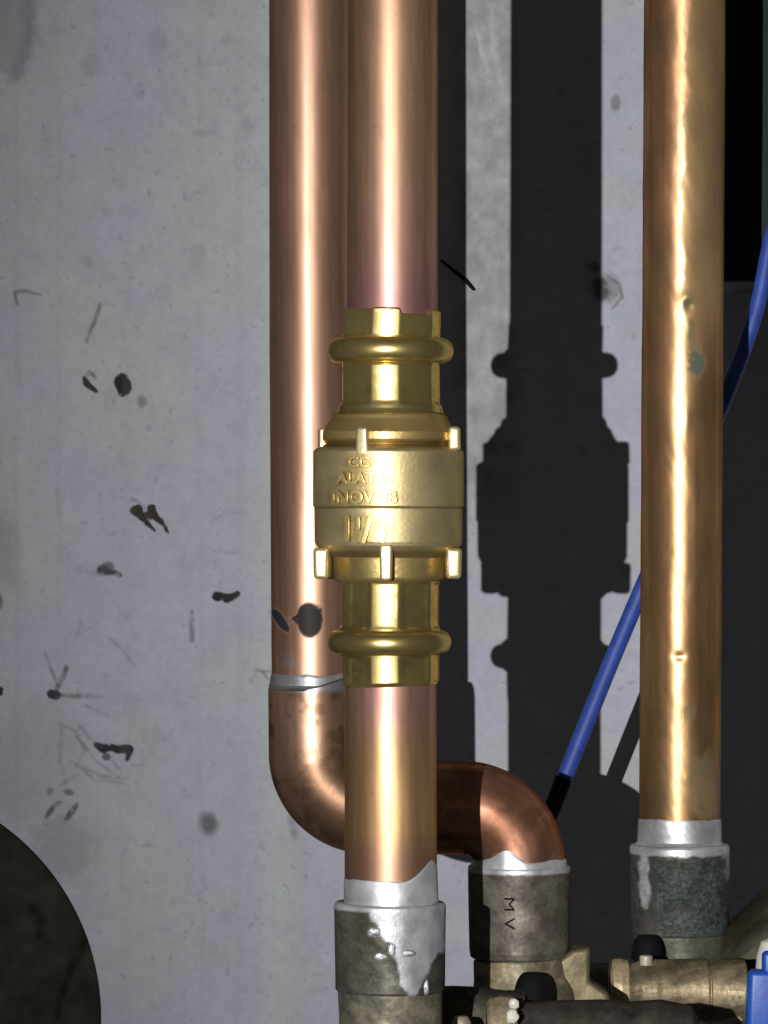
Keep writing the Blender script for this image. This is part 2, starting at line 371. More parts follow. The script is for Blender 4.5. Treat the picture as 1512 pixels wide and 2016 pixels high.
def circ_noise(th, y, s, seed):       # seamless round the pipe
    return 0.5 * (fbm(np.cos(th) * 90 + 500, y + np.sin(th) * 90, s, seed) + fbm(np.sin(th) * 90 + 900, y - np.cos(th) * 40, s, seed + 3))

def copper_paint(base1, base2, ysw, yw, r=0.16, extra=None):
    def f(x, y, th, s):
        c = np.broadcast_to(base1, x.shape + (3,)).copy()
        c = mixc(c, base2, sst(ysw - yw, ysw + yw, y))
        n = circ_noise(th, y * 0.35, 40, 3); c = c * (1 + 0.35 * (n - 0.5))[..., None]
        n2 = circ_noise(th, y * 0.12, 10, 6); c = c * (1 + 0.4 * (n2 - 0.5))[..., None]
        n3 = circ_noise(th, y * 0.02, 9, 16); c = c * (1 + 0.75 * (n3 - 0.5))[..., None]  # lengthwise tint streaks stand in for reflected light and dark bands
        sp = sst(0.70, 0.80, circ_noise(th, y * 0.8, 8, 26)) + 0.7 * sst(0.68, 0.8, circ_noise(th, y * 0.25, 13, 28)); c = c * (1 - 0.28 * np.clip(sp, 0, 1))[..., None]
        p = surf(x.shape, r, 1.0)
        p[..., 0] += 0.10 * (n - 0.5) + 0.06 * np.clip(sp, 0, 1) + 0.14 * (n3 - 0.5)
        if extra: c, p = extra(x, y, th, s, c, p)
        return np.clip(c, 0.001, 1), np.clip(p, 0.02, 1)
    return f

def wob(amp, s, seed):
    def f(cx, cy, th, r, S):
        return r + amp * (circ_noise(th, cy * 0.4, s, seed) - 0.5) * 2, np.zeros_like(r)
    return f

# ------------------------------------------------------------------ front run: upper pipe
def ex_up(x, y, th, s, c, p):
    c = mixc(c, np.array([0.50, 0.25, 0.25]), sst(500, 605, y) * 0.6)
    return c, p
me = sweep([(773.5, -160, 89), (772, 640, 90)], Z1, 160, 3, wob(0.35, 70, 5), copper_paint(CU2 * 0.25 + CU * 0.75, CUP * 0.6 + CU * 0.4, 420, 180, 0.06, ex_up))
o = link('copper_pipe', me, M_COPPER, origin=W(772, 640, Z1)); tag(o, 'bright copper pipe rising from the top of the brass check valve', 'pipe')

def ex_low(x, y, th, s, c, p):
    k = sst(1400, 1590, y); p[..., 0] += 0.22 * k; p[..., 2] = 0.85 * k
    c = mixc(c, CU * np.array([0.75, 0.68, 0.72]), sst(1620, 1700, y + 20 * (fbm(x, y, 30, 7) - .5)) * 0.8)
    return c, p
# lower pipe with tinned end
t = thing('copper_pipe', 'short copper pipe between the brass check valve and the solder-streaked fitting', 'pipe', W(770, 1780, Z1))
me = sweep([(769, 1325, 90.5), (769.5, 1790, 91)], Z1, 160, 3, wob(0.5, 60, 11), copper_paint(CUP * 0.6 + CU * 0.4, CU2, 1440, 60, 0.13, ex_low))
link('tube', me, M_COPPER, t)
def solder_mod(y_top, amp, seed, lump=1.2, drips=()):
    def f(cx, cy, th, r, S):
        n0 = circ_noise(th, np.zeros_like(th) + seed * 37.0, 40, seed)
        e = (n0 - 0.5) * 2 * amp
        for (a, w, L) in drips: e = e - L * np.exp(-((th - a + math.pi) % (2 * math.pi) - math.pi) ** 2 / (w * w))
        k = 1 - S / S.max()                    # only the start edge wanders
        r2 = r + lump * (circ_noise(th, cy, 18, seed + 2) - 0.4) * np.minimum(1, S / 3)
        return r2, -e * 0 + e * k
    return f
def tin_paint(tone=1.0, r=0.34):
    def f(x, y, th, s):
        c = np.broadcast_to(TIN * tone, x.shape + (3,)).copy()
        n = circ_noise(th, y, 22, 9); c = c * (1 + 0.5 * (n - 0.5))[..., None]
        return np.clip(c, 0, 1), surf(x.shape, r, 1.0) + 0.12 * (n - 0.5)[..., None] * np.array([1, 0, 0])
    return f
# theta: 0 faces camera; positive theta -> which side? handled through SIDE below
SIDE = -1.0   # path going down the picture: +theta is on the picture's left
me = sweep([(769.6, 1728, 90.8), (769.6, 1731, 92), (769.6, 1778, 93.5), (769.6, 1786, 90)], Z1, 160, 2.5, solder_mod(0, 5, 4, 1.6, [(SIDE * 1.1, 0.45, 38)]), tin_paint(1.0))
link('solder_band', me, M_SOLDER, t)

# ------------------------------------------------------------------ check valve
vc = thing('check_valve', 'brass press-end check valve with raised lettering, between two copper pipes', 'valve', W(767, 1350, Z1))
B_ANG = np.radians(np.array([-68, -22, 10, 54, 100, 146, 190, 236, 292]))
def facet(th, R, amt=1.0):
    a = (SIDE * th - B_ANG[0]) % (2 * math.pi) + B_ANG[0]
    out = np.ones_like(a)
    for a0, a1 in zip(B_ANG[:-1], B_ANG[1:]):
        m = (a >= a0) & (a < a1); h = (a1 - a0) / 2; mid = (a0 + a1) / 2
        out = np.where(m, math.cos(h) / np.cos(a - mid), out)
    am = amt * (1 - 0.7 * sst(math.radians(-24), math.radians(-20), a) * (1 - sst(math.radians(8), math.radians(12), a)))
    return R * (1 - am + am * out)
def brass_paint(tone=1.0, r=0.17, grime=0.4, g_lo=0.5):
    def f(x, y, th, s):
        c = np.broadcast_to(BR * tone, x.shape + (3,)).copy()
        n = circ_noise(th, y, 30, 14)
        c = c * (1 + 0.22 * (n - 0.5))[..., None]; c = c * (1 + 0.3 * (circ_noise(th, y * 0.2, 8, 15) - 0.5))[..., None]
        g = sst(g_lo, g_lo + 0.2, circ_noise(th, y * 1.5, 26, 19)); c = mixc(c, BRD, g * grime)
        p = surf(x.shape, r, 1.0); p[..., 0] += 0.12 * g
        return np.clip(c, 0, 1), p
    return f
def collar_mod(hexy, top=None, amt=0.8, ledges=()):
    def f(cx, cy, th, r, S):
        y0, y1 = hexy
        m = sst(y0 - 3, y0 + 5, cy) * (1 - sst(y1 - 8, y1, cy))
        r2 = facet(th, r, amt) * m + r * (1 - m)
        sh = np.zeros_like(r)
        aa = (SIDE * th + math.pi) % (2 * math.pi) - math.pi
        for (ly, lh, d) in ledges:
            w = sst(math.radians(-58), math.radians(-53), aa) * (1 - sst(math.radians(-28), math.radians(-23), aa)) + sst(math.radians(14), math.radians(18), aa) * (1 - sst(math.radians(46), math.radians(50), aa)) * 0.6
            r2 = r2 - d * w * sst(ly - 3, ly + 1, cy) * (1 - sst(ly + lh - 1, ly + lh + 12, cy))
        if top is not None:
            a = (SIDE * th - B_ANG[0]) % (2 * math.pi) + B_ANG[0]
            notch = sst(math.radians(9), math.radians(12), a) * (1 - sst(math.radians(50), math.radians(54), a)) + 0.35 * sst(math.radians(-66), math.radians(-62), a) * (1 - sst(math.radians(-25), math.radians(-21), a))
            notch = notch + sst(math.radians(144), math.radians(148), a) * (1 - sst(math.radians(186), math.radians(190), a))
            sh = notch * top * (1 - sst(0, 24, S))
        return r2, sh
    return f
# upper press end
me = sweep([(771, 612, 90.5), (771, 609, 92), (771, 609.5, 97), (771, 612, 98.5), (770, 640, 99), (769, 662, 99), (769, 670, 97)], Z1, 216, 2, collar_mod((606, 668), 11, 0.7), brass_paint(1.05, 0.14, 0.25), name='collar')
o = link('press_collar', me, M_BRASS, vc)
def ringpath(cy, h, rin, rout, cx):
    pts = []
    for k in range(25):
        a = math.pi * k / 24; pts.append((cx, cy - h * math.cos(a), rin + (rout - rin) * math.sin(a) ** 0.75))
    return pts
me = sweep(ringpath(691, 25, 96, 124, 769), Z1, 216, 2, None, brass_paint(0.95, 0.2, 0.3)); link('sealing_ring_bead', me, M_BRASS, vc)
me = sweep([(768, 715, 97), (768, 721, 99.5), (768, 790, 100), (768, 806, 103), (768, 813, 106)], Z1, 216, 2, collar_mod((716, 800), None, 0.6, ((764, 8, 1.5),)), brass_paint(1.0, 0.13, 0.25, 0.5)); link('neck', me, M_BRASS, vc)
# body
def body_paint(x, y, th, s):
    c = np.broadcast_to(BR * np.array([0.98, 1.02, 1.35]) * 0.9, x.shape + (3,)).copy()
    n = circ_noise(th, y, 45, 24); c = c * (1 + 0.2 * (n - 0.5))[..., None]
    n2 = circ_noise(th, y, 5, 25); c = c * (1 + 0.14 * (n2 - 0.5))[..., None]
    crease_shade = 1.2 * np.exp(-((y - 875) / 8.0) ** 2) + 0.8 * sst(1078, 1090, y) + np.exp(-((y - 999.5) / 2.5) ** 2) * 0.8 + np.exp(-((y - 813) / 3.0) ** 2) * .8  # groove and under-edge shade put into the tint, with dark seam lines
    c = mixc(c, BRD * 0.6, np.clip(crease_shade, 0, 1) * 0.75)
    up = 1 - sst(870, 884, y)
    fr = (np.cos(th) > 0)
    lm = np.maximum.reduce([ell(x, y, 709, 911, 30, 17, 0, .3, .25, 3), ell(x, y, 711, 944, 54, 18, 0, .3, .2, 4), ell(x, y, 720, 979, 70, 18, 0, .25, .2, 5), ell(x, y, 722, 1040, 52, 29, 0, .25, .2, 6)]) * fr
    c = mixc(c, BRD * 1.2, lm * (0.42 + 0.4 * fbm(x, y, 9, 12, 3)))
    p = surf(x.shape, 0.30, 1.0); p[..., 0] = 0.44 - 0.2 * up
    c = mixc(c, c * np.array([1.0, 0.86, 0.62]), up * 0.8)
    return np.clip(c, 0, 1), p
BC = 765.0
me = sweep([(768, 812, 100), (768, 813, 108), (767, 818, 113), (767, 826, 116), (766, 838, 124), (766, 847, 131), (766, 851, 135), (766, 866, 136), (766, 870, 133), (766, 875, 129), (766, 880, 136), (766, 885, 145), (BC, 890, 148.5), (BC, 997, 149), (BC, 998.5, 147), (BC, 1001, 146), (BC, 1004, 146), (BC, 1066, 145.5), (BC, 1074, 143), (BC, 1081, 136), (BC, 1089, 124), (BC + 1, 1097, 113)],
           Z1, 256, 2, None, body_paint)
link('valve_body', me, M_CAST, vc)
me = sweep([(766, 1086, 112), (766, 1094, 113), (766, 1100, 112), (767, 1136, 108), (767, 1141, 106), (767, 1145, 100)], Z1, 216, 2, None, brass_paint(0.75, 0.28, 0.5)); link('lower_shoulder', me, M_CAST, vc)
me = sweep([(768, 1143, 99), (768, 1148, 98), (767, 1225, 98.5), (767, 1240, 100), (767, 1244, 101)], Z1, 216, 2, collar_mod((1146, 1238), None, 0.75, ((1150, 38, 2.5), (1200, 30, 2.0))), brass_paint(0.95, 0.11, 0.3, 0.5)); link('neck', me, M_BRASS, vc)
me = sweep(ringpath(1264, 24, 96, 122, 766.5), Z1, 216, 2, None, brass_paint(0.9, 0.18, 0.4)); link('sealing_ring_bead', me, M_BRASS, vc)
me = sweep([(767, 1286, 99), (767, 1292, 99.5), (767.5, 1342, 99), (768, 1347, 96), (768, 1349, 94), (769, 1347, 90.5)], Z1, 216, 2, collar_mod((1288, 1352), None, 0.75, ((1294, 38, 2.5),)), brass_paint(0.95, 0.12, 0.5)); link('press_collar', me, M_BRASS, vc)

def lug(angdeg, y0, y1, r0, r1, wpx, taper=0.0, bev=6.5, face=None, off=None):
    """radial lug on the valve: width wpx, from radius r0 to r1, image y y0..y1"""
    k = Z1 / F / 1000; a = math.radians(angdeg)
    bm = bmesh.new(); bmesh.ops.create_cube(bm, size=1)
    for v in bm.verts:
        zt = v.co.z + 0.5          # 1 = top
        f = 1 - taper * (zt if y0 < 1000 else 1 - zt)
        v.co.x *= wpx * f; v.co.y = r0 + (r1 - r0) * (v.co.y + 0.5); v.co.z = -(y1 + (y0 - y1) * zt - 1008)
    bmesh.ops.bevel(bm, geom=list(bm.edges), offset=bev, segments=4, profile=0.55, affect='EDGES')
    R = Matrix.Rotation(a, 4, 'Z')
    for v in bm.verts:
        x, y, z = v.co.x, v.co.y, v.co.z     # x tangential, y radial
        X = math.sin(a) * y + math.cos(a) * x; D = -(math.cos(a) * y - math.sin(a) * x)
        if off is not None: X += off[0]; D += off[1]
        v.co = Vector((((BC + X) - 756) * k, Z1 / 1000 + D * k, z * k))
    bmesh.ops.recalc_face_normals(bm, faces=bm.faces)
    me = bpy.data.meshes.new('lug'); bm.to_mesh(me); bm.free()
    for p in me.polygons: p.use_smooth = True
    for nm, v in (('Tint', (*np.minimum(BR * np.array([1.3, 1.4, 2.0]), 0.95), 1)), ('Surf', (0.26, 1, 0, 1))):
        at = me.attributes.new(nm, 'FLOAT_COLOR', 'POINT'); at.data.foreach_set('color', np.tile(np.array(v, np.float32), len(me.vertices)))
    return link('lug', me, M_CAST, vc)
for a in (-2, 120, 180, 240): lug(a, 1070, 1141, 96, 147, 26, 0.12)
lug(-9, 1078, 1139, 0, 46, 32, 0.1, 9, off=(-126, -30)); lug(4, 1078, 1139, 0, 46, 32, 0.1, 9, off=(125, -30))
for a, r in ((-21, 149.3), (-80, 140), (130, 146), (200, 146)): lug(a, 843, 900, 100, r, 27, 0.15)

lug(4, 841, 888, 0, 46, 25, 0.1, 8, off=(126, -30))
# raised lettering
def set_attr(me, rgb, s):
    for nm, v in (('Tint', (*rgb, 1)), ('Surf', (*s, 1))):
        at = me.attributes.new(nm, 'FLOAT_COLOR', 'POINT'); at.data.foreach_set('color', np.tile(np.array(v, np.float32), len(me.vertices)))
def lettering(body, px, py, hpx, wpx, R, Z, cx, cy, parent, mat, rgb, s, h=3.0, axis='v', rot=0.0, name='raised_lettering', bold=0.004):
    cu = bpy.data.curves.new('txt', 'FONT'); cu.body = body; cu.extrude = 0.44; cu.align_x = 'CENTER'; cu.align_y = 'CENTER'; cu.resolution_u = 4; cu.offset = bold if h > 4 else 0; cu.bevel_depth = 0.035 if h > 4 else 0.0; cu.bevel_resolution = 2
    ob = bpy.data.objects.new('txt', cu); col.objects.link(ob)
    me = bpy.data.meshes.new_from_object(ob.evaluated_get(bpy.context.evaluated_depsgraph_get()))
    bpy.data.objects.remove(ob); bpy.data.curves.remove(cu)
    bm = bmesh.new(); bm.from_mesh(me); bm.transform(Matrix.Rotation(rot, 4, 'Z'))
    bmesh.ops.subdivide_edges(bm, edges=[e for e in bm.edges if e.calc_length() > 0.25], cuts=2, use_grid_fill=True)
    xs = [v.co.x for v in bm.verts]; ys = [v.co.y for v in bm.verts]
    x0, x1, y0, y1 = min(xs), max(xs), min(ys), max(ys); k = Z / F / 1000
    for v in bm.verts:
        u = px + ((v.co.x - x0) / (x1 - x0) - 0.5) * wpx; w = py - ((v.co.y - y0) / (y1 - y0) - 0.5) * hpx
        rr = R + (h * min(1, max(-0.2, (v.co.z + 0.5) / 1.0 )) if h > 4 else (h if v.co.z > 0 else -1.0))
        if axis == 'v':
            a = math.asin(max(-0.98, min(0.98, (u - cx) / R))); X = cx + rr * math.sin(a); D = -rr * math.cos(a); Yp = w
        else:
            a = math.asin(max(-0.98, min(0.98, (w - cy) / R))); Yp = cy + rr * math.sin(a); D = -rr * math.cos(a); X = u
        v.co = Vector(((X - 756) * k, Z / 1000 + D * k, -(Yp - 1008) * k))
    bmesh.ops.recalc_face_normals(bm, faces=bm.faces)
    bm.to_mesh(me); bm.free(); set_attr(me, rgb, s)
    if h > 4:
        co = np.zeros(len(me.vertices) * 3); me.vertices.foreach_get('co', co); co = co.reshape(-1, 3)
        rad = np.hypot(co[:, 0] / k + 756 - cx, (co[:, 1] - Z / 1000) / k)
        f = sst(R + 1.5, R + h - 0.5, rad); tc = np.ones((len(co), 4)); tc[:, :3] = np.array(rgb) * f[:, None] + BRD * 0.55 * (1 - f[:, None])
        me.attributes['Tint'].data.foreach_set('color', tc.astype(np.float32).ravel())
    me.name = name; me.materials.clear()
    return link(name, me, mat, parent)
LT = (tuple(BR * 1.2), (0.2, 1, 0))
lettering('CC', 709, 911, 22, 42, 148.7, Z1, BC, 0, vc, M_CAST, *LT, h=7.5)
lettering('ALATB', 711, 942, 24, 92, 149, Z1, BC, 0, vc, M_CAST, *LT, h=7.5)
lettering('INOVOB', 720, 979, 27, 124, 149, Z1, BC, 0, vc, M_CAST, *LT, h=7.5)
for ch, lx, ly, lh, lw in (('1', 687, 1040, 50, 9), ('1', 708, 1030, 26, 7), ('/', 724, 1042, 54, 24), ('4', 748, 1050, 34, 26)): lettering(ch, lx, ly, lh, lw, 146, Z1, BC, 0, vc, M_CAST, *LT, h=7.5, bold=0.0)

# ------------------------------------------------------------------ front fitting below
def dirt_shade(base, gunk, tin_m=None, r=0.35, seed=30, green=None, horiz=False):  # tarnish on the fittings; dark valve bases passed in also carry shade
    def f(x, y, th, s):
        yy = y; y = y + x * 0.8 if horiz else y
        c = np.broadcast_to(base, x.shape + (3,)).copy()
        n = circ_noise(th, y, 40, seed); c = mixc(c, gunk, sst(0.42, 0.62, n) * 0.8)
        n2 = circ_noise(th, y, 9, seed + 1); c = c * (1 + 0.7 * (n2 - 0.5))[..., None]; n3 = vnoise(th * 100, y, 4.5, seed + 5) * vnoise(th * 100 + 9, y, 3, seed + 8); c = c * (0.85 + 0.55 * n3)[..., None]
        p = surf(x.shape, r, 0.75)
        y = yy
        if tin_m is not None:
            m = tin_m(x, y, th); c = mixc(c, TIN * 0.85, m); p[..., 0] = p[..., 0] * (1 - m) + 0.2 * m; p[..., 1] = np.maximum(p[..., 1], m)
        if green is not None:
            m = green(x, y, th); c = mixc(c, np.array([0.052, 0.066, 0.064]) * (0.5 + 2.0 * n3[..., None]), m); p[..., 0] = p[..., 0] * (1 - m) + 0.75 * m; p[..., 1] = p[..., 1] * (1 - m)
        return np.clip(c, 0, 1), np.clip(p, 0, 1)
    return f
def tin1(x, y, th):
    w = 18 * (fbm(x, y, 18, 77, 3) - 0.5) * 2
    front = np.cos(th) > 0
    left = 722 + 0.55 * (y - 1775) * (y < 1850) + (y >= 1850) * (41 + (y - 1850) * 0.45)
    left = left + w
    bot = 1868 + w * 0.7
    right = 862 - sst(1850, 1900, y) * 20 
    m1 = sst(-4, 4, x - left) * (1 - sst(-6, 6, y - bot))
    st = sst(-4, 3, x - (775 + (y - 1850) * 0.25 + w * 0.6)) * (1 - sst(-3, 6, x - (872 - (y - 1845) * 0.55 + w * 0.3))) * (1 - sst(1946, 1962, y))
    topl = (1 - sst(1783, 1790, y + w * 0.15))
    return np.clip(np.maximum(np.maximum(m1, st * (y > 1840)), topl), 0, 1) * front
t = thing('pipe_fitting', 'grey soldered socket fitting streaked with silver solder, under the check valve', 'pipe fitting', W(770, 2016, Z1))
me = sweep([(769, 1779, 91), (769, 1776, 94), (768, 1776, 106), (768, 1780, 109.5), (768, 1786, 110), (768, 1946, 108), (768, 1950, 105)], Z1, 160, 2, wob(0.8, 40, 33), dirt_shade(np.array([0.115, 0.108, 0.088]), np.array([0.06, 0.058, 0.05]), tin1, 0.34))
link('socket', me, M_TARN_SHADE, t)
me = sweep([(768, 1948, 103), (768, 1954, 103), (769, 2000, 101), (769, 2150, 104)], Z1, 160, 3, wob(1.2, 40, 35), dirt_shade(np.array([0.24, 0.215, 0.16]), np.array([0.10, 0.095, 0.08]), None, 0.36, 37))
link('lower_body', me, M_TARN_SHADE, t)
def blob(name, x, y, rx, ry, depth_px, Z, parent, mat, rgb=None, sf=None, seed=1, amp=0.45):
    bm = bmesh.new(); bmesh.ops.create_icosphere(bm, subdivisions=4, radius=1.0); k = Z / F / 1000
    cs = np.array([v.co[:] for v in bm.verts])
    n = 1 + amp * 2 * (0.5 * (vnoise(cs[:, 0] * 3 + 50, cs[:, 2] * 3 + cs[:, 1] * 2 + 50, 1.6, seed) + vnoise(cs[:, 0] * 3 + 9, cs[:, 2] * 3 - cs[:, 1] * 2 + 70, 0.9, seed + 5)) - 0.5)
    for v, q in zip(bm.verts, n): v.co = Vector(((x + v.co.x * rx * q - 756) * k, Z / 1000 - depth_px * k + v.co.y * min(rx, ry) * 0.45 * q * k, -(y - v.co.z * ry * q - 1008) * k))
    me = bpy.data.meshes.new(name); bm.to_mesh(me); bm.free()
    if rgb is not None: set_attr(me, rgb, sf)
    for p in me.polygons: p.use_smooth = True
    return link(name, me, mat, parent)
for i, (x, y, rx, ry) in enumerate(((750, 1872, 14, 8), (771, 1858, 8, 13), (737, 1825, 16, 12), (800, 1866, 17, 7), (838, 1935, 7, 16))):
    blob('solder_drop', x, y, rx, ry, 108 * math.cos(math.asin((x - 768) / 109)), Z1, t, M_SOLDER, TIN * (0.9 if i < 2 else 0.45), (0.25 if i < 2 else 0.5, 1, 0), i + 3, 0.22)

# ------------------------------------------------------------------ left run
def ex_left(x, y, th, s, c, p):
    shadow_tint = lin(44, 44, 48)  # blob-shaped shadows on the pipe, painted into its tint
    m = np.maximum(ell(x, y, 611, 1218, 26, 34, -6, 0.08, 0.10, 5, 26), stroke(x, y, [(612, 1216), (580, 1216)], 52, 3, 5, 0, 0.85)) * (np.cos(th) > 0)
    m = np.maximum(m, ell(x, y, 553, 1220, 28, 10, 54, 0.12, 0.15, 6, 22) * (np.cos(th) > 0))
    m = np.maximum(m, stroke(x, y, [(566, 1218), (585, 1222)], 10, 4, 6) * (np.cos(th) > 0) * 0.6)
    c = mixc(c, shadow_tint, m); p[..., 0] += 0.7 * m; p[..., 1] = p[..., 1] * (1 - m); p[..., 2] = m
    sil = ell(x, y, 570, 1300, 14, 14, 0, 0.4, 0.4, 7) * 0.5 * (np.cos(th) > 0)
    c = mixc(c, TIN * 0.6, sil)
    p[..., 0] += 0.26 * sst(850, 1200, y); p[..., 2] = np.maximum(p[..., 2], sst(850, 1150, y) * 0.9)
    return c, p
t = thing('copper_pipe', 'copper pipe standing left of and behind the check valve, shadow blobs painted near its foot', 'pipe', W(614, 1345, Z2))
me = sweep([(611, -160, 81.5), (612, 700, 81.5), (616, 1350, 81)], Z2, 160, 3, wob(0.4, 70, 41), copper_paint(CU, CU * np.array([1.0, 0.96, 0.95]), 900, 200, 0.07, ex_left))
link('tube', me, M_COPPER, t)
me = sweep([(616, 1325, 81.4), (616, 1330, 83), (616, 1347, 85), (616, 1352, 84)], Z2, 160, 2, solder_mod(0, 9, 44, 1.5), tin_paint(0.55, 0.4)); link('solder_band', me, M_SOLDER, t)

def ex_elb(x, y, th, s, c, p):
    p[..., 2] = 0.55; p[..., 0] += 0.10
    m = sst(0.50, 0.66, fbm(x, y, 44, 91, 4)); c = mixc(c, np.array([0.15, 0.085, 0.045]), m * 0.7); p[..., 0] += 0.10 * m
    m = 1 - sst(1352, 1364, y); c = mixc(c, TIN * 0.6, m * 0.9)
    return c, p
t = thing('pipe_elbow', 'browned copper elbow turning right from the left pipe behind the front pipe', 'pipe elbow', W(730, 1590, Z2))
path = [(618, 1347, 83), (618, 1347.5, 88), (618, 1350, 90), (619, 1352, 91), (620, 1480, 91)]
for k in range(1, 25):
    a = math.pi / 2 * k / 24; path.append((730 - 110 * math.cos(a), 1480 + 110 * math.sin(a), 91 + 1 * math.sin(2 * a)))
path.append((850, 1590, 92))
me = sweep(path, Z2, 144, 3, bend=True, mod=wob(0.9, 60, 45), paint=copper_paint(CU * 0.85, CU * 0.68, 1480, 60, 0.17, ex_elb)); link('bend', me, M_OLDCOP, t)

t = thing('pipe_elbow', 'reddish copper elbow turning down into the middle fitting, half in shadow', 'pipe elbow', W(1022, 1700, Z2))
path = [(851, 1590, 92), (912, 1590, 92)]
for k in range(1, 25):
    a = math.pi / 2 * k / 24; path.append((912 + 110 * math.sin(a), 1700 - 110 * math.cos(a), 92 - 2 * math.sin(a)))
path += [(1022, 1712, 88)]
def ex_e2(x, y, th, s, c, p):
    m = sst(0.48, 0.62, fbm(x, y, 40, 95, 4)); c = mixc(c, np.array([0.22, 0.10, 0.05]), m * 0.5)
    return c, p
me = sweep(path, Z2, 144, 3, bend=True, mod=wob(0.8, 60, 47), paint=copper_paint(CU * np.array([0.95, 0.75, 0.7]) * 0.85, CU * 0.8, 1680, 30, 0.18, ex_e2)); link('bend', me, M_OLDCOP, t)
me = sweep([(1022, 1690, 91), (1022, 1693, 92.5), (1022, 1705, 95), (1022, 1712, 96)], Z2, 144, 2, solder_mod(0, 10, 51, 1.5, [(-SIDE * 0.35, 0.28, 26)]), tin_paint(1.0)); link('solder_band', me, M_SOLDER, t)

t = thing('pipe_fitting', 'brown tarnished socket under the reddish elbow with scratched marks on its side', 'pipe fitting', W(1022, 1885, Z2))
def tin2(x, y, th): return 1 - sst(1712, 1717, y + 4 * (fbm(x, y, 20, 3, 2) - 0.5))
me = sweep([(1022, 1708, 90), (1022, 1705, 94), (1022, 1704, 99), (1022, 1707, 100.5), (1022, 1712, 101), (1022, 1870, 98), (1022, 1882, 96), (1022, 1885, 92)], Z2, 144, 2, wob(0.8, 40, 53), dirt_shade(np.array([0.175, 0.155, 0.13]), np.array([0.115, 0.102, 0.088]), tin2, 0.4, 55)); link('socket', me, M_TARN_SHADE, t)
lettering('M V', 1000, 1790, 62, 20, 99.5, Z2, 1022, 0, t, M_BLACK, (0.02, 0.02, 0.02), (0.5, 0, 0), h=0.8, rot=-math.pi / 2, name='stamped_marks')

# ------------------------------------------------------------------ right run
def ex_right(x, y, th, s, c, p):
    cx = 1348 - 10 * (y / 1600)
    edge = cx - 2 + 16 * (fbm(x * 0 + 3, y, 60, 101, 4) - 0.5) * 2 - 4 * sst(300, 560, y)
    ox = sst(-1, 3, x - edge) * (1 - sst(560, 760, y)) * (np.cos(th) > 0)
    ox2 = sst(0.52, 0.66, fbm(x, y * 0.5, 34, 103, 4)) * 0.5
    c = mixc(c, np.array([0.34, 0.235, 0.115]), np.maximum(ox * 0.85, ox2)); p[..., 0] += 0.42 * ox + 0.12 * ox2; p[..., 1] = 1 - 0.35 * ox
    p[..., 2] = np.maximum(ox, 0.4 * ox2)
    fr = (np.cos(th) > 0)
    pat = np.array([0.04, 0.085, 0.07])
    m = np.maximum(ell(x, y, 1366, 715, 16, 30, 0, 0.35, 0.6, 9, 9) * 0.85, ell(x, y, 1357, 665, 8, 32, 0, 0.4, 0.4, 10) * 0.6)
    m = np.maximum(m, ell(x, y, 1350, 600, 12, 9, 0, 0.4, 0.3, 11) * 0.6)
    m = np.maximum(m, ell(x, y, 1352, 1400, 12, 16, 0, 0.4, 0.3, 12) * 0.5)
    m = np.maximum(m, ell(x, y, 1385, 1550, 36, 55, 0, 0.5, 0.6, 13, 16) * 0.55)
    c = mixc(c, pat, m * fr); p[..., 1] = p[..., 1] * (1 - m * fr); p[..., 0] += 0.4 * m * fr
    c = mixc(c, np.array([0.28, 0.19, 0.09]), sst(1480, 1590, y) * 0.5)
    return c, p
def mod_right(cx, cy, th, r, S):
    r2 = r + 1.7 * (circ_noise(th, cy * 0.45, 75, 61) - 0.5) * 2 + 0.25 * (circ_noise(th, cy, 30, 62) - 0.5) * 2
    x = cx + SIDE * -1 * 0  # placeholder for the picture column
    for (ty, ta, d, w, h) in ((590, 0.02, 2.2, 0.14, 12), (1290, -0.10, -2.5, 0.14, 8), (605, 0.08, -2.5, 0.10, 10), (830, 0.05, 1.5, 0.12, 25)):
        r2 = r2 + d * np.exp(-((((th * -SIDE * -1) - ta + math.pi) % (2 * math.pi) - math.pi) / w) ** 2 - ((cy - ty) / h) ** 2)
    return r2, np.zeros_like(r)
t = thing('copper_pipe', 'aged golden copper pipe at the right with green corrosion spots and dents', 'pipe', W(1338, 1610, Z3))
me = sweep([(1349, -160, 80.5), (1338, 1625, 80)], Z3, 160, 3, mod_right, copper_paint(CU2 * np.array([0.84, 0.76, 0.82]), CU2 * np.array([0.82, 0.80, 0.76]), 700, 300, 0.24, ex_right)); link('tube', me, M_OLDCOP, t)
me = sweep([(1338, 1610, 80.5), (1338, 1614, 81.5), (1338, 1655, 83), (1338, 1664, 90)], Z3, 144, 2, solder_mod(0, 6, 63, 1.3), tin_paint(0.9)); link('solder_band', me, M_SOLDER, t)
t = thing('pipe_fitting', 'blue-green corroded socket fitting with a silver solder run, under the right pipe', 'pipe fitting', W(1338, 1885, Z3))
def tin3(x, y, th):
    f = np.cos(th) > 0
    w = (fbm(x, y, 16, 111, 3) - 0.5) * 8
    m = 1 - sst(1676, 1682, y + w)
    m = np.maximum(m, stroke(x, y, [(1262, 1670), (1263, 1730), (1266, 1775)], 18, 4, 8) * f)
    m = np.maximum(m, sst(1412, 1420, x + w - (y - 1680) * 0.08) * (1 - sst(1720, 1740, y)) * f * 0.7)
    return m
def grn(x, y, th):
    w = (fbm(x, y, 18, 113, 3) - 0.5) * 14
    return np.clip(sst(1282, 1292, x + w) * sst(1681, 1688, y + w * 0.5) * (1 - sst(1418, 1430, x + w - (y - 1680) * 0.12)), 0, 1) * (0.75 + 0.25 * fbm(x, y, 8, 115, 3)) * (np.cos(th) > 0) * (1 - 0.6 * sst(1820, 1840, y))
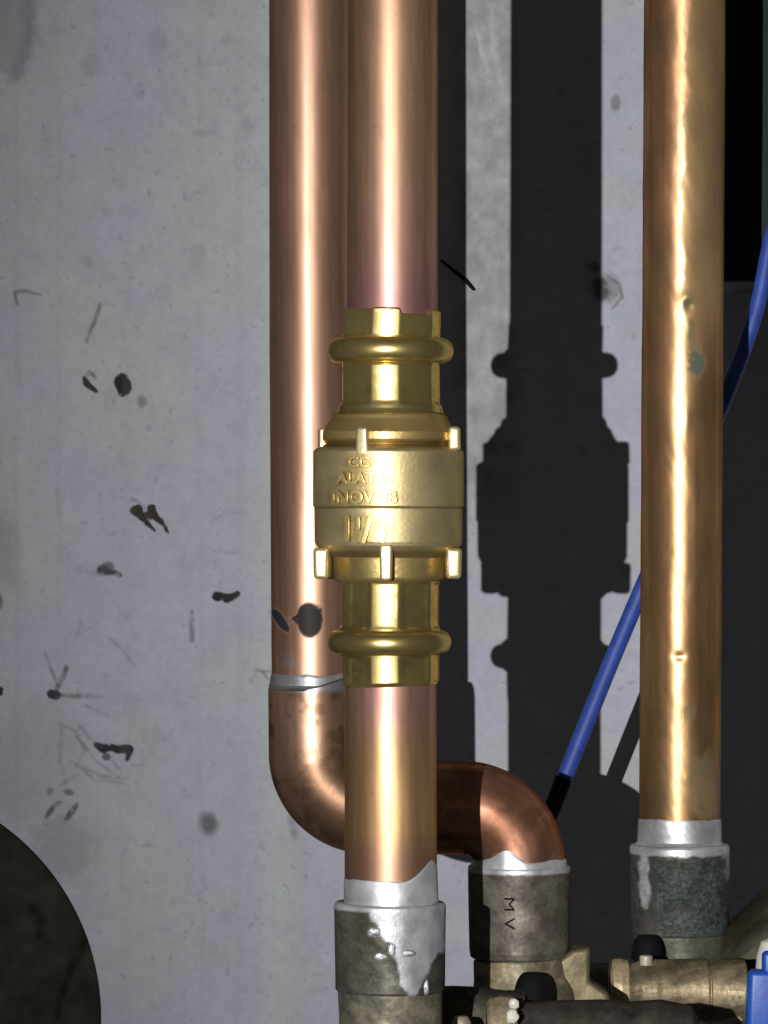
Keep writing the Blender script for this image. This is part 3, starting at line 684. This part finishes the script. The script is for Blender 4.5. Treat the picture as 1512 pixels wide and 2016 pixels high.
me = sweep([(1338, 1664, 81), (1338, 1661, 88), (1338, 1662, 95), (1338, 1666, 98), (1338, 1672, 98.5), (1339, 1835, 96), (1339, 1838, 93)], Z3, 144, 2, wob(0.8, 40, 65), dirt_shade(np.array([0.10, 0.095, 0.085]), np.array([0.07, 0.07, 0.065]), tin3, 0.45, 67, grn)); link('socket', me, M_TARN_SHADE, t)
me = sweep([(1339, 1837, 92), (1339, 1842, 93), (1339, 1900, 92), (1339, 1990, 90)], Z3, 144, 3, wob(1.5, 30, 69), dirt_shade(np.array([0.12, 0.125, 0.095]), np.array([0.09, 0.10, 0.085]), None, 0.5, 71)); link('lower_body', me, M_TARN_SHADE, t)
# branch rising to the right
me = sweep([(1370, 1990, 70), (1430, 1930, 78), (1490, 1880, 84), (1580, 1800, 90)], Z3, 80, 3, bend=True, mod=wob(3, 30, 73), paint=dirt_shade(np.array([0.045, 0.041, 0.029]), np.array([0.03, 0.028, 0.022]), None, 0.5, 75, None, True)); link('branch', me, M_TARN_SHADE, t)

# ------------------------------------------------------------------ valves along the bottom edge
BRASSY = np.array([0.30, 0.25, 0.16]); DKB = np.array([0.12, 0.11, 0.085]); BEIGE_LIT = np.array([0.55, 0.44, 0.28])  # the beige is a lit tone painted on the end nuts
def simple(base, gunk, seed, r=0.45, left=None, horiz=True):
    d = dirt_shade(base, gunk, None, r, seed, None, horiz)
    def f(x, y, th, s):
        c, p = d(x, y, th, s)
        if left is not None: c = mixc(c, left[0], (1 - sst(left[1] - 4, left[1] + 4, x + 5 * (fbm(x, y, 10, 7, 2) - .5))))
        return c, p
    return f
# middle body under the elbow fitting
t = thing('ball_valve', 'middle brass valve body below the reddish elbow with a black cap put in for a shadow spot', 'valve', W(1060, 2040, Z2))
me = sweep([(1024, 1884, 90), (1024, 1888, 92), (1028, 1925, 95), (1034, 1950, 104), (1040, 2120, 118)], Z2, 128, 3, wob(2.0, 40, 81), simple(BRASSY * 1.1, DKB * 1.2, 83)); link('valve_body', me, M_TARN_SHADE, t)
def prism(name, pts, Z, d0, d1, bev, rgb, sf, parent, mat, wav=2.0):
    k = Z / F / 1000; bm = bmesh.new()
    a = [bm.verts.new((x, d0, y)) for x, y in pts]; f = bm.faces.new(a)
    e = bmesh.ops.extrude_face_region(bm, geom=[f]); vs = [v for v in e['geom'] if isinstance(v, bmesh.types.BMVert)]
    bmesh.ops.translate(bm, vec=(0, d1 - d0, 0), verts=vs)
    bmesh.ops.bevel(bm, geom=list(bm.edges), offset=bev, segments=4, profile=0.5, affect='EDGES')
    bmesh.ops.triangulate(bm, faces=bm.faces); bmesh.ops.subdivide_edges(bm, edges=[e for e in bm.edges if e.calc_length() > 12], cuts=3, use_grid_fill=False)
    for v in bm.verts: v.co.y += float(wav * (vnoise(np.array([v.co.x]), np.array([v.co.z]), 22, 5)[0] - 0.5) * 2)
    for v in bm.verts: v.co = Vector(((v.co.x - 756) * k, Z / 1000 + v.co.y * k, -(v.co.z - 1008) * k))
    bmesh.ops.recalc_face_normals(bm, faces=bm.faces)
    me = bpy.data.meshes.new(name); bm.to_mesh(me); bm.free(); set_attr(me, rgb, sf)
    for p in me.polygons: p.use_smooth = True
    return link(name, me, mat, parent)
prism('boss', [(1040, 1935), (1084, 1892), (1126, 1862), (1160, 1857), (1157, 1925), (1196, 1948), (1210, 2060), (1040, 2060)], Z2 + 6, -75, 30, 9, BRASSY * 0.62, (0.42, 0.8, 0), t, M_TARN_SHADE)
me = sweep([(1060, 1975, 40), (1075, 1975, 66), (1180, 1972, 78), (1260, 1968, 70), (1330, 1968, 62)], 1880, 96, 3, bend=False, mod=wob(3, 36, 141), paint=dirt_shade(np.array([0.15, 0.145, 0.12]), np.array([0.10, 0.105, 0.085]), None, 0.6, 143, None, True)); link('shade_mass', me, M_TARN_SHADE, t)  # added dark mass filling the shaded gap behind the valves
def cap_mesh(cx, y0, y1, r, Z):
    pts = [(cx, y1, r), (cx, y1 - 4, r)]
    for k in range(1, 11):
        a = math.pi / 2 * k / 10; pts.append((cx, y0 + (y1 - 8 - y0) * (1 - math.sin(a)), r * (0.35 + 0.65 * math.cos(a)) if k < 10 else 1.0))
    return sweep(pts, Z, 48, 3)
me = cap_mesh(1048, 1914, 1972, 36, Z2 - 36); link('shadow_cap', me, M_BLACK, t)  # black cap shape added to draw a shadow spot on the body
me = sweep([(1000, 1968, 6), (1022, 1952, 9), (1040, 1945, 10)], Z2 - 40, 32, 3, bend=True); link('shadow_tab', me, M_BLACK, t)  # tail of the same shadow spot, added in black

# dark connector between front fitting and middle valve
t = thing('manifold_body', 'dark cast manifold body between the front fitting and the middle valve', 'manifold', W(900, 2016, 1690))
me = sweep([(800, 2012, 60), (840, 2006, 66), (880, 2012, 72), (935, 2016, 74), (975, 2030, 84), (1010, 2040, 92)], 1690, 96, 3, bend=True, mod=wob(3, 34, 89), paint=dirt_shade(np.array([0.085, 0.08, 0.065]), np.array([0.06, 0.058, 0.05]), None, 0.6, 91, None, True)); link('casting', me, M_TARN_SHADE, t)
me = cap_mesh(908, 2000, 2040, 22, 1640); set_attr(me, (0.35, 0.32, 0.22), (0.4, 0.8, 0)); link('plug', me, M_TARN_SHADE, t)

# horizontal valve in front
t = thing('ball_valve', 'horizontal valve at the bottom edge, body tinted as shaded, with a lit beige end nut, nearest the camera', 'valve', W(1180, 2060, 1665))
def hpath(*p): return list(p)
me = sweep(hpath((958, 2052, 60), (958, 2052, 76), (964, 2052, 86), (985, 2052, 90), (1012, 2052, 88), (1018, 2052, 80)), 1660, 96, 3, wob(0.6, 20, 93), simple(BEIGE_LIT, BEIGE_LIT * 0.8, 95)); link('end_nut', me, M_TARN_SHADE, t)
me = sweep(hpath((1016, 2054, 60), (1020, 2054, 80), (1090, 2054, 84), (1180, 2056, 88), (1240, 2056, 84), (1300, 2054, 86), (1360, 2058, 78), (1372, 2060, 60)), 1665, 128, 3, wob(2.0, 30, 97), dirt_shade(np.array([0.07, 0.063, 0.053]), np.array([0.04, 0.038, 0.035]), None, 0.6, 99, None, True)); link('valve_body', me, M_TARN_SHADE, t)  # body tint darkened to paint the shade it lies in
for i, (x, y, rx, ry) in enumerate(((1011, 1971, 10, 10), (1006, 1992, 12, 14))): blob('sealant_bead', x, y, rx, ry, 76 if i else 46, 1655, t, M_WHITE, seed=20 + i, amp=0.2)

# right horizontal valve with blue handle
ZV = 1790.0
t = thing('ball_valve', 'brass horizontal valve at the lower right with stamped marks and blue handle', 'valve', W(1340, 1960, ZV))
me = sweep(hpath((1200, 1948, 30), (1200, 1948, 52), (1205, 1948, 60), (1222, 1948, 61), (1236, 1948, 58), (1240, 1948, 50)), ZV, 96, 2, wob(0.5, 20, 121), simple(BEIGE_LIT, BEIGE_LIT * 0.85, 123)); link('end_nut', me, M_TARN_SHADE, t)
me = sweep(hpath((1238, 1950, 48), (1246, 1950, 54), (1262, 1950, 60), (1290, 1950, 62), (1300, 1950, 61), (1380, 1950, 63), (1392, 1952, 65), (1394, 1952, 61), (1397, 1952, 61), (1399, 1952, 65), (1466, 1952, 66), (1470, 1948, 50)), ZV, 128, 2, wob(0.8, 24, 125), simple(np.array([0.27, 0.215, 0.14]), np.array([0.12, 0.10, 0.062]), 127, 0.36)); link('valve_body', me, M_TARN_SHADE, t)  # body tint lowered to imitate shade, the end nut left lit
me = sweep([(1272, 1900, 12), (1272, 1884, 13), (1272, 1881, 11), (1272, 1880, 2)], ZV - 6, 40, 2); set_attr(me, (0.6, 0.55, 0.42), (0.4, .5, 0)); link('drain_plug', me, M_TARN_SHADE, t)
me = cap_mesh(1274, 1840, 1888, 32, ZV + 34); link('shadow_cap', me, M_BLACK, t)  # second shadow spot, added as a black cap shape
lettering('B', 1445, 1958, 30, 34, 65, ZV, 0, 1947, t, M_TARN_SHADE, tuple(BRASSY * 1.5), (0.3, 0.9, 0), h=4.5, axis='h', rot=-math.pi / 2, bold=0.01)
for dx in (0, 14):
    k = ZV / F / 1000
    me = rbox('rib', (66 * k, 5 * k, 5 * k), Vector(((1432 + dx - 756) * k, ZV / 1000 - 47 * k, -(1983 - dx * .6 - 1008) * k)), (0, math.radians(38), 0), 2 * k); set_attr(me, BRASSY * 1.4, (0.25, 1, 0)); link('rib', me, M_TARN_SHADE, t)
k = (ZV - 40) / F / 1000
me = rbox('handle', (90 * k, 46 * k, 150 * k), Vector(((1514 - 756) * k, (ZV - 40) / 1000, -(1984 - 1008) * k)), (0, math.radians(2), 0), 13 * k, 5); link('handle', me, M_BLUEH, t)
me = rbox('handle', (60 * k, 34 * k, 60 * k), Vector(((1530 - 756) * k, (ZV - 40) / 1000, -(1902 - 1008) * k)), (0, 0, 0), 10 * k, 5); link('handle_hub', me, M_BLUEH, t)
k = (ZV - 20) / F / 1000
me = sweep([(1522, 1848, 8), (1520, 1856, 22), (1516, 1885, 27), (1514, 1915, 27)], ZV - 10, 48, 3); link('handle_nut', me, M_WHITE, t)

# ------------------------------------------------------------------ cable, sleeve, box, shadow disc, wire stub
def bez(pts, n=14):
    out = []
    P = [np.array(p, float) for p in pts]; P = [2 * P[0] - P[1]] + P + [2 * P[-1] - P[-2]]
    for i in range(1, len(P) - 2):
        for k in range(n):
            u = k / n; out.append(0.5 * ((2 * P[i]) + (-P[i - 1] + P[i + 1]) * u + (2 * P[i - 1] - 5 * P[i] + 4 * P[i + 1] - P[i + 2]) * u * u + (-P[i - 1] + 3 * P[i] - 3 * P[i + 1] + P[i + 2]) * u ** 3))
    out.append(P[-2]); return [tuple(p) for p in out]
t = thing('electric_cable', 'blue cable crossing behind the right pipe, ending in a black sleeve', 'cable', W(1100, 1540, ZC))
me = sweep(bez([(1560, 330, 15), (1518, 470, 15), (1486, 620, 15.5), (1420, 800, 16), (1255, 1180, 16.5), (1180, 1360, 16.5), (1108, 1540, 16.5)]), ZC, 40, 8, bend=True); link('sheath', me, M_BLUE, t)
me = sweep(bez([(1110, 1532, 17.5), (1092, 1580, 17), (1070, 1640, 16), (1050, 1740, 15)]), ZC, 40, 6, bend=True); link('sleeve', me, M_BLACK, t)

k = 1979 / F / 1000
me = rbox('box', (500 * k, 0.10, 900 * k), Vector(((1385 + 250 - 756) * k, 1.979 + 0.05, -(555 - 450 - 1008) * k)), (0, 0, 0), 12 * k, 5)
o = link('junction_box', me, M_TEAL, origin=Vector(((1635 - 756) * k, 2.029, -(105 - 1008) * k))); tag(o, 'dark teal box on the wall behind the right pipe, at the top right', 'box')

def shadow_disc():  # near-black disc whose colour stands in for a round shadow on the wall
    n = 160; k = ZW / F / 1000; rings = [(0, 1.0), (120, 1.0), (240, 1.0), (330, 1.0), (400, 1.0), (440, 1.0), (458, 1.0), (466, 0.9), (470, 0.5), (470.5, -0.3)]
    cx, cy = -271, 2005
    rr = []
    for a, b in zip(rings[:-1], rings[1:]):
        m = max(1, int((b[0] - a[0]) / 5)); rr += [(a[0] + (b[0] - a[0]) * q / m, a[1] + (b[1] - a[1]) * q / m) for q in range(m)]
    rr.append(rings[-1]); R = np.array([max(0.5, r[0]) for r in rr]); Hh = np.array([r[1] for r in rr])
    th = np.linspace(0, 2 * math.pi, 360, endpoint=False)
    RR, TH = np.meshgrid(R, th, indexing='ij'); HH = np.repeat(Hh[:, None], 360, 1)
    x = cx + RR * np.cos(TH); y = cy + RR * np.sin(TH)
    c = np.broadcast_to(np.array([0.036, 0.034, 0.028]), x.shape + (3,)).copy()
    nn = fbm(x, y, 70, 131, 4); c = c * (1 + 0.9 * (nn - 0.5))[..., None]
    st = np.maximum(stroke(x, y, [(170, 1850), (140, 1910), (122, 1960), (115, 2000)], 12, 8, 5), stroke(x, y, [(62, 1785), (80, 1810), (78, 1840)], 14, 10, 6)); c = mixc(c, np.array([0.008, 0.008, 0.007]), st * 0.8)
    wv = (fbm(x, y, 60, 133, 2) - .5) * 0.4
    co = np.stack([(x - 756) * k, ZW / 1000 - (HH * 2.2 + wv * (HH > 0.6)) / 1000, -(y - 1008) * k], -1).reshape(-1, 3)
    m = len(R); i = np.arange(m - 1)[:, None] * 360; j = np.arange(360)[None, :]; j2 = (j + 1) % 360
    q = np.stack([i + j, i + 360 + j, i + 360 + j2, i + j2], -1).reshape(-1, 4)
    me = mesh_np('shadow_disc', co, q, c.reshape(-1, 3), surf(x.shape, 0.8, 0.0).reshape(-1, 3))
    mt = mat_painted('shadow_disc_dark', bump=0.2, bscale=200, sheen=0.1, r_tight=0.9, dirt=0.25, dscale=120, spec=0.05, diffuse=0.9)
    o = link('round_shadow_disc', me, mt, origin=W(cx, cy, ZW)); tag(o, 'large dark disc standing in for a round shadow on the grey wall, lower left corner', 'shadow_disc')
shadow_disc()
me = sweep(bez([(868, 512, 2.5), (890, 530, 3.5), (912, 548, 4), (933, 571, 2.5)], 8), ZW - 6, 20, 3, bend=True)
o = link('wire_stub', me, M_BLACK, origin=W(905, 545, ZW - 6)); tag(o, 'short black wire stub sticking out of the wall right of the front pipe', 'wire')
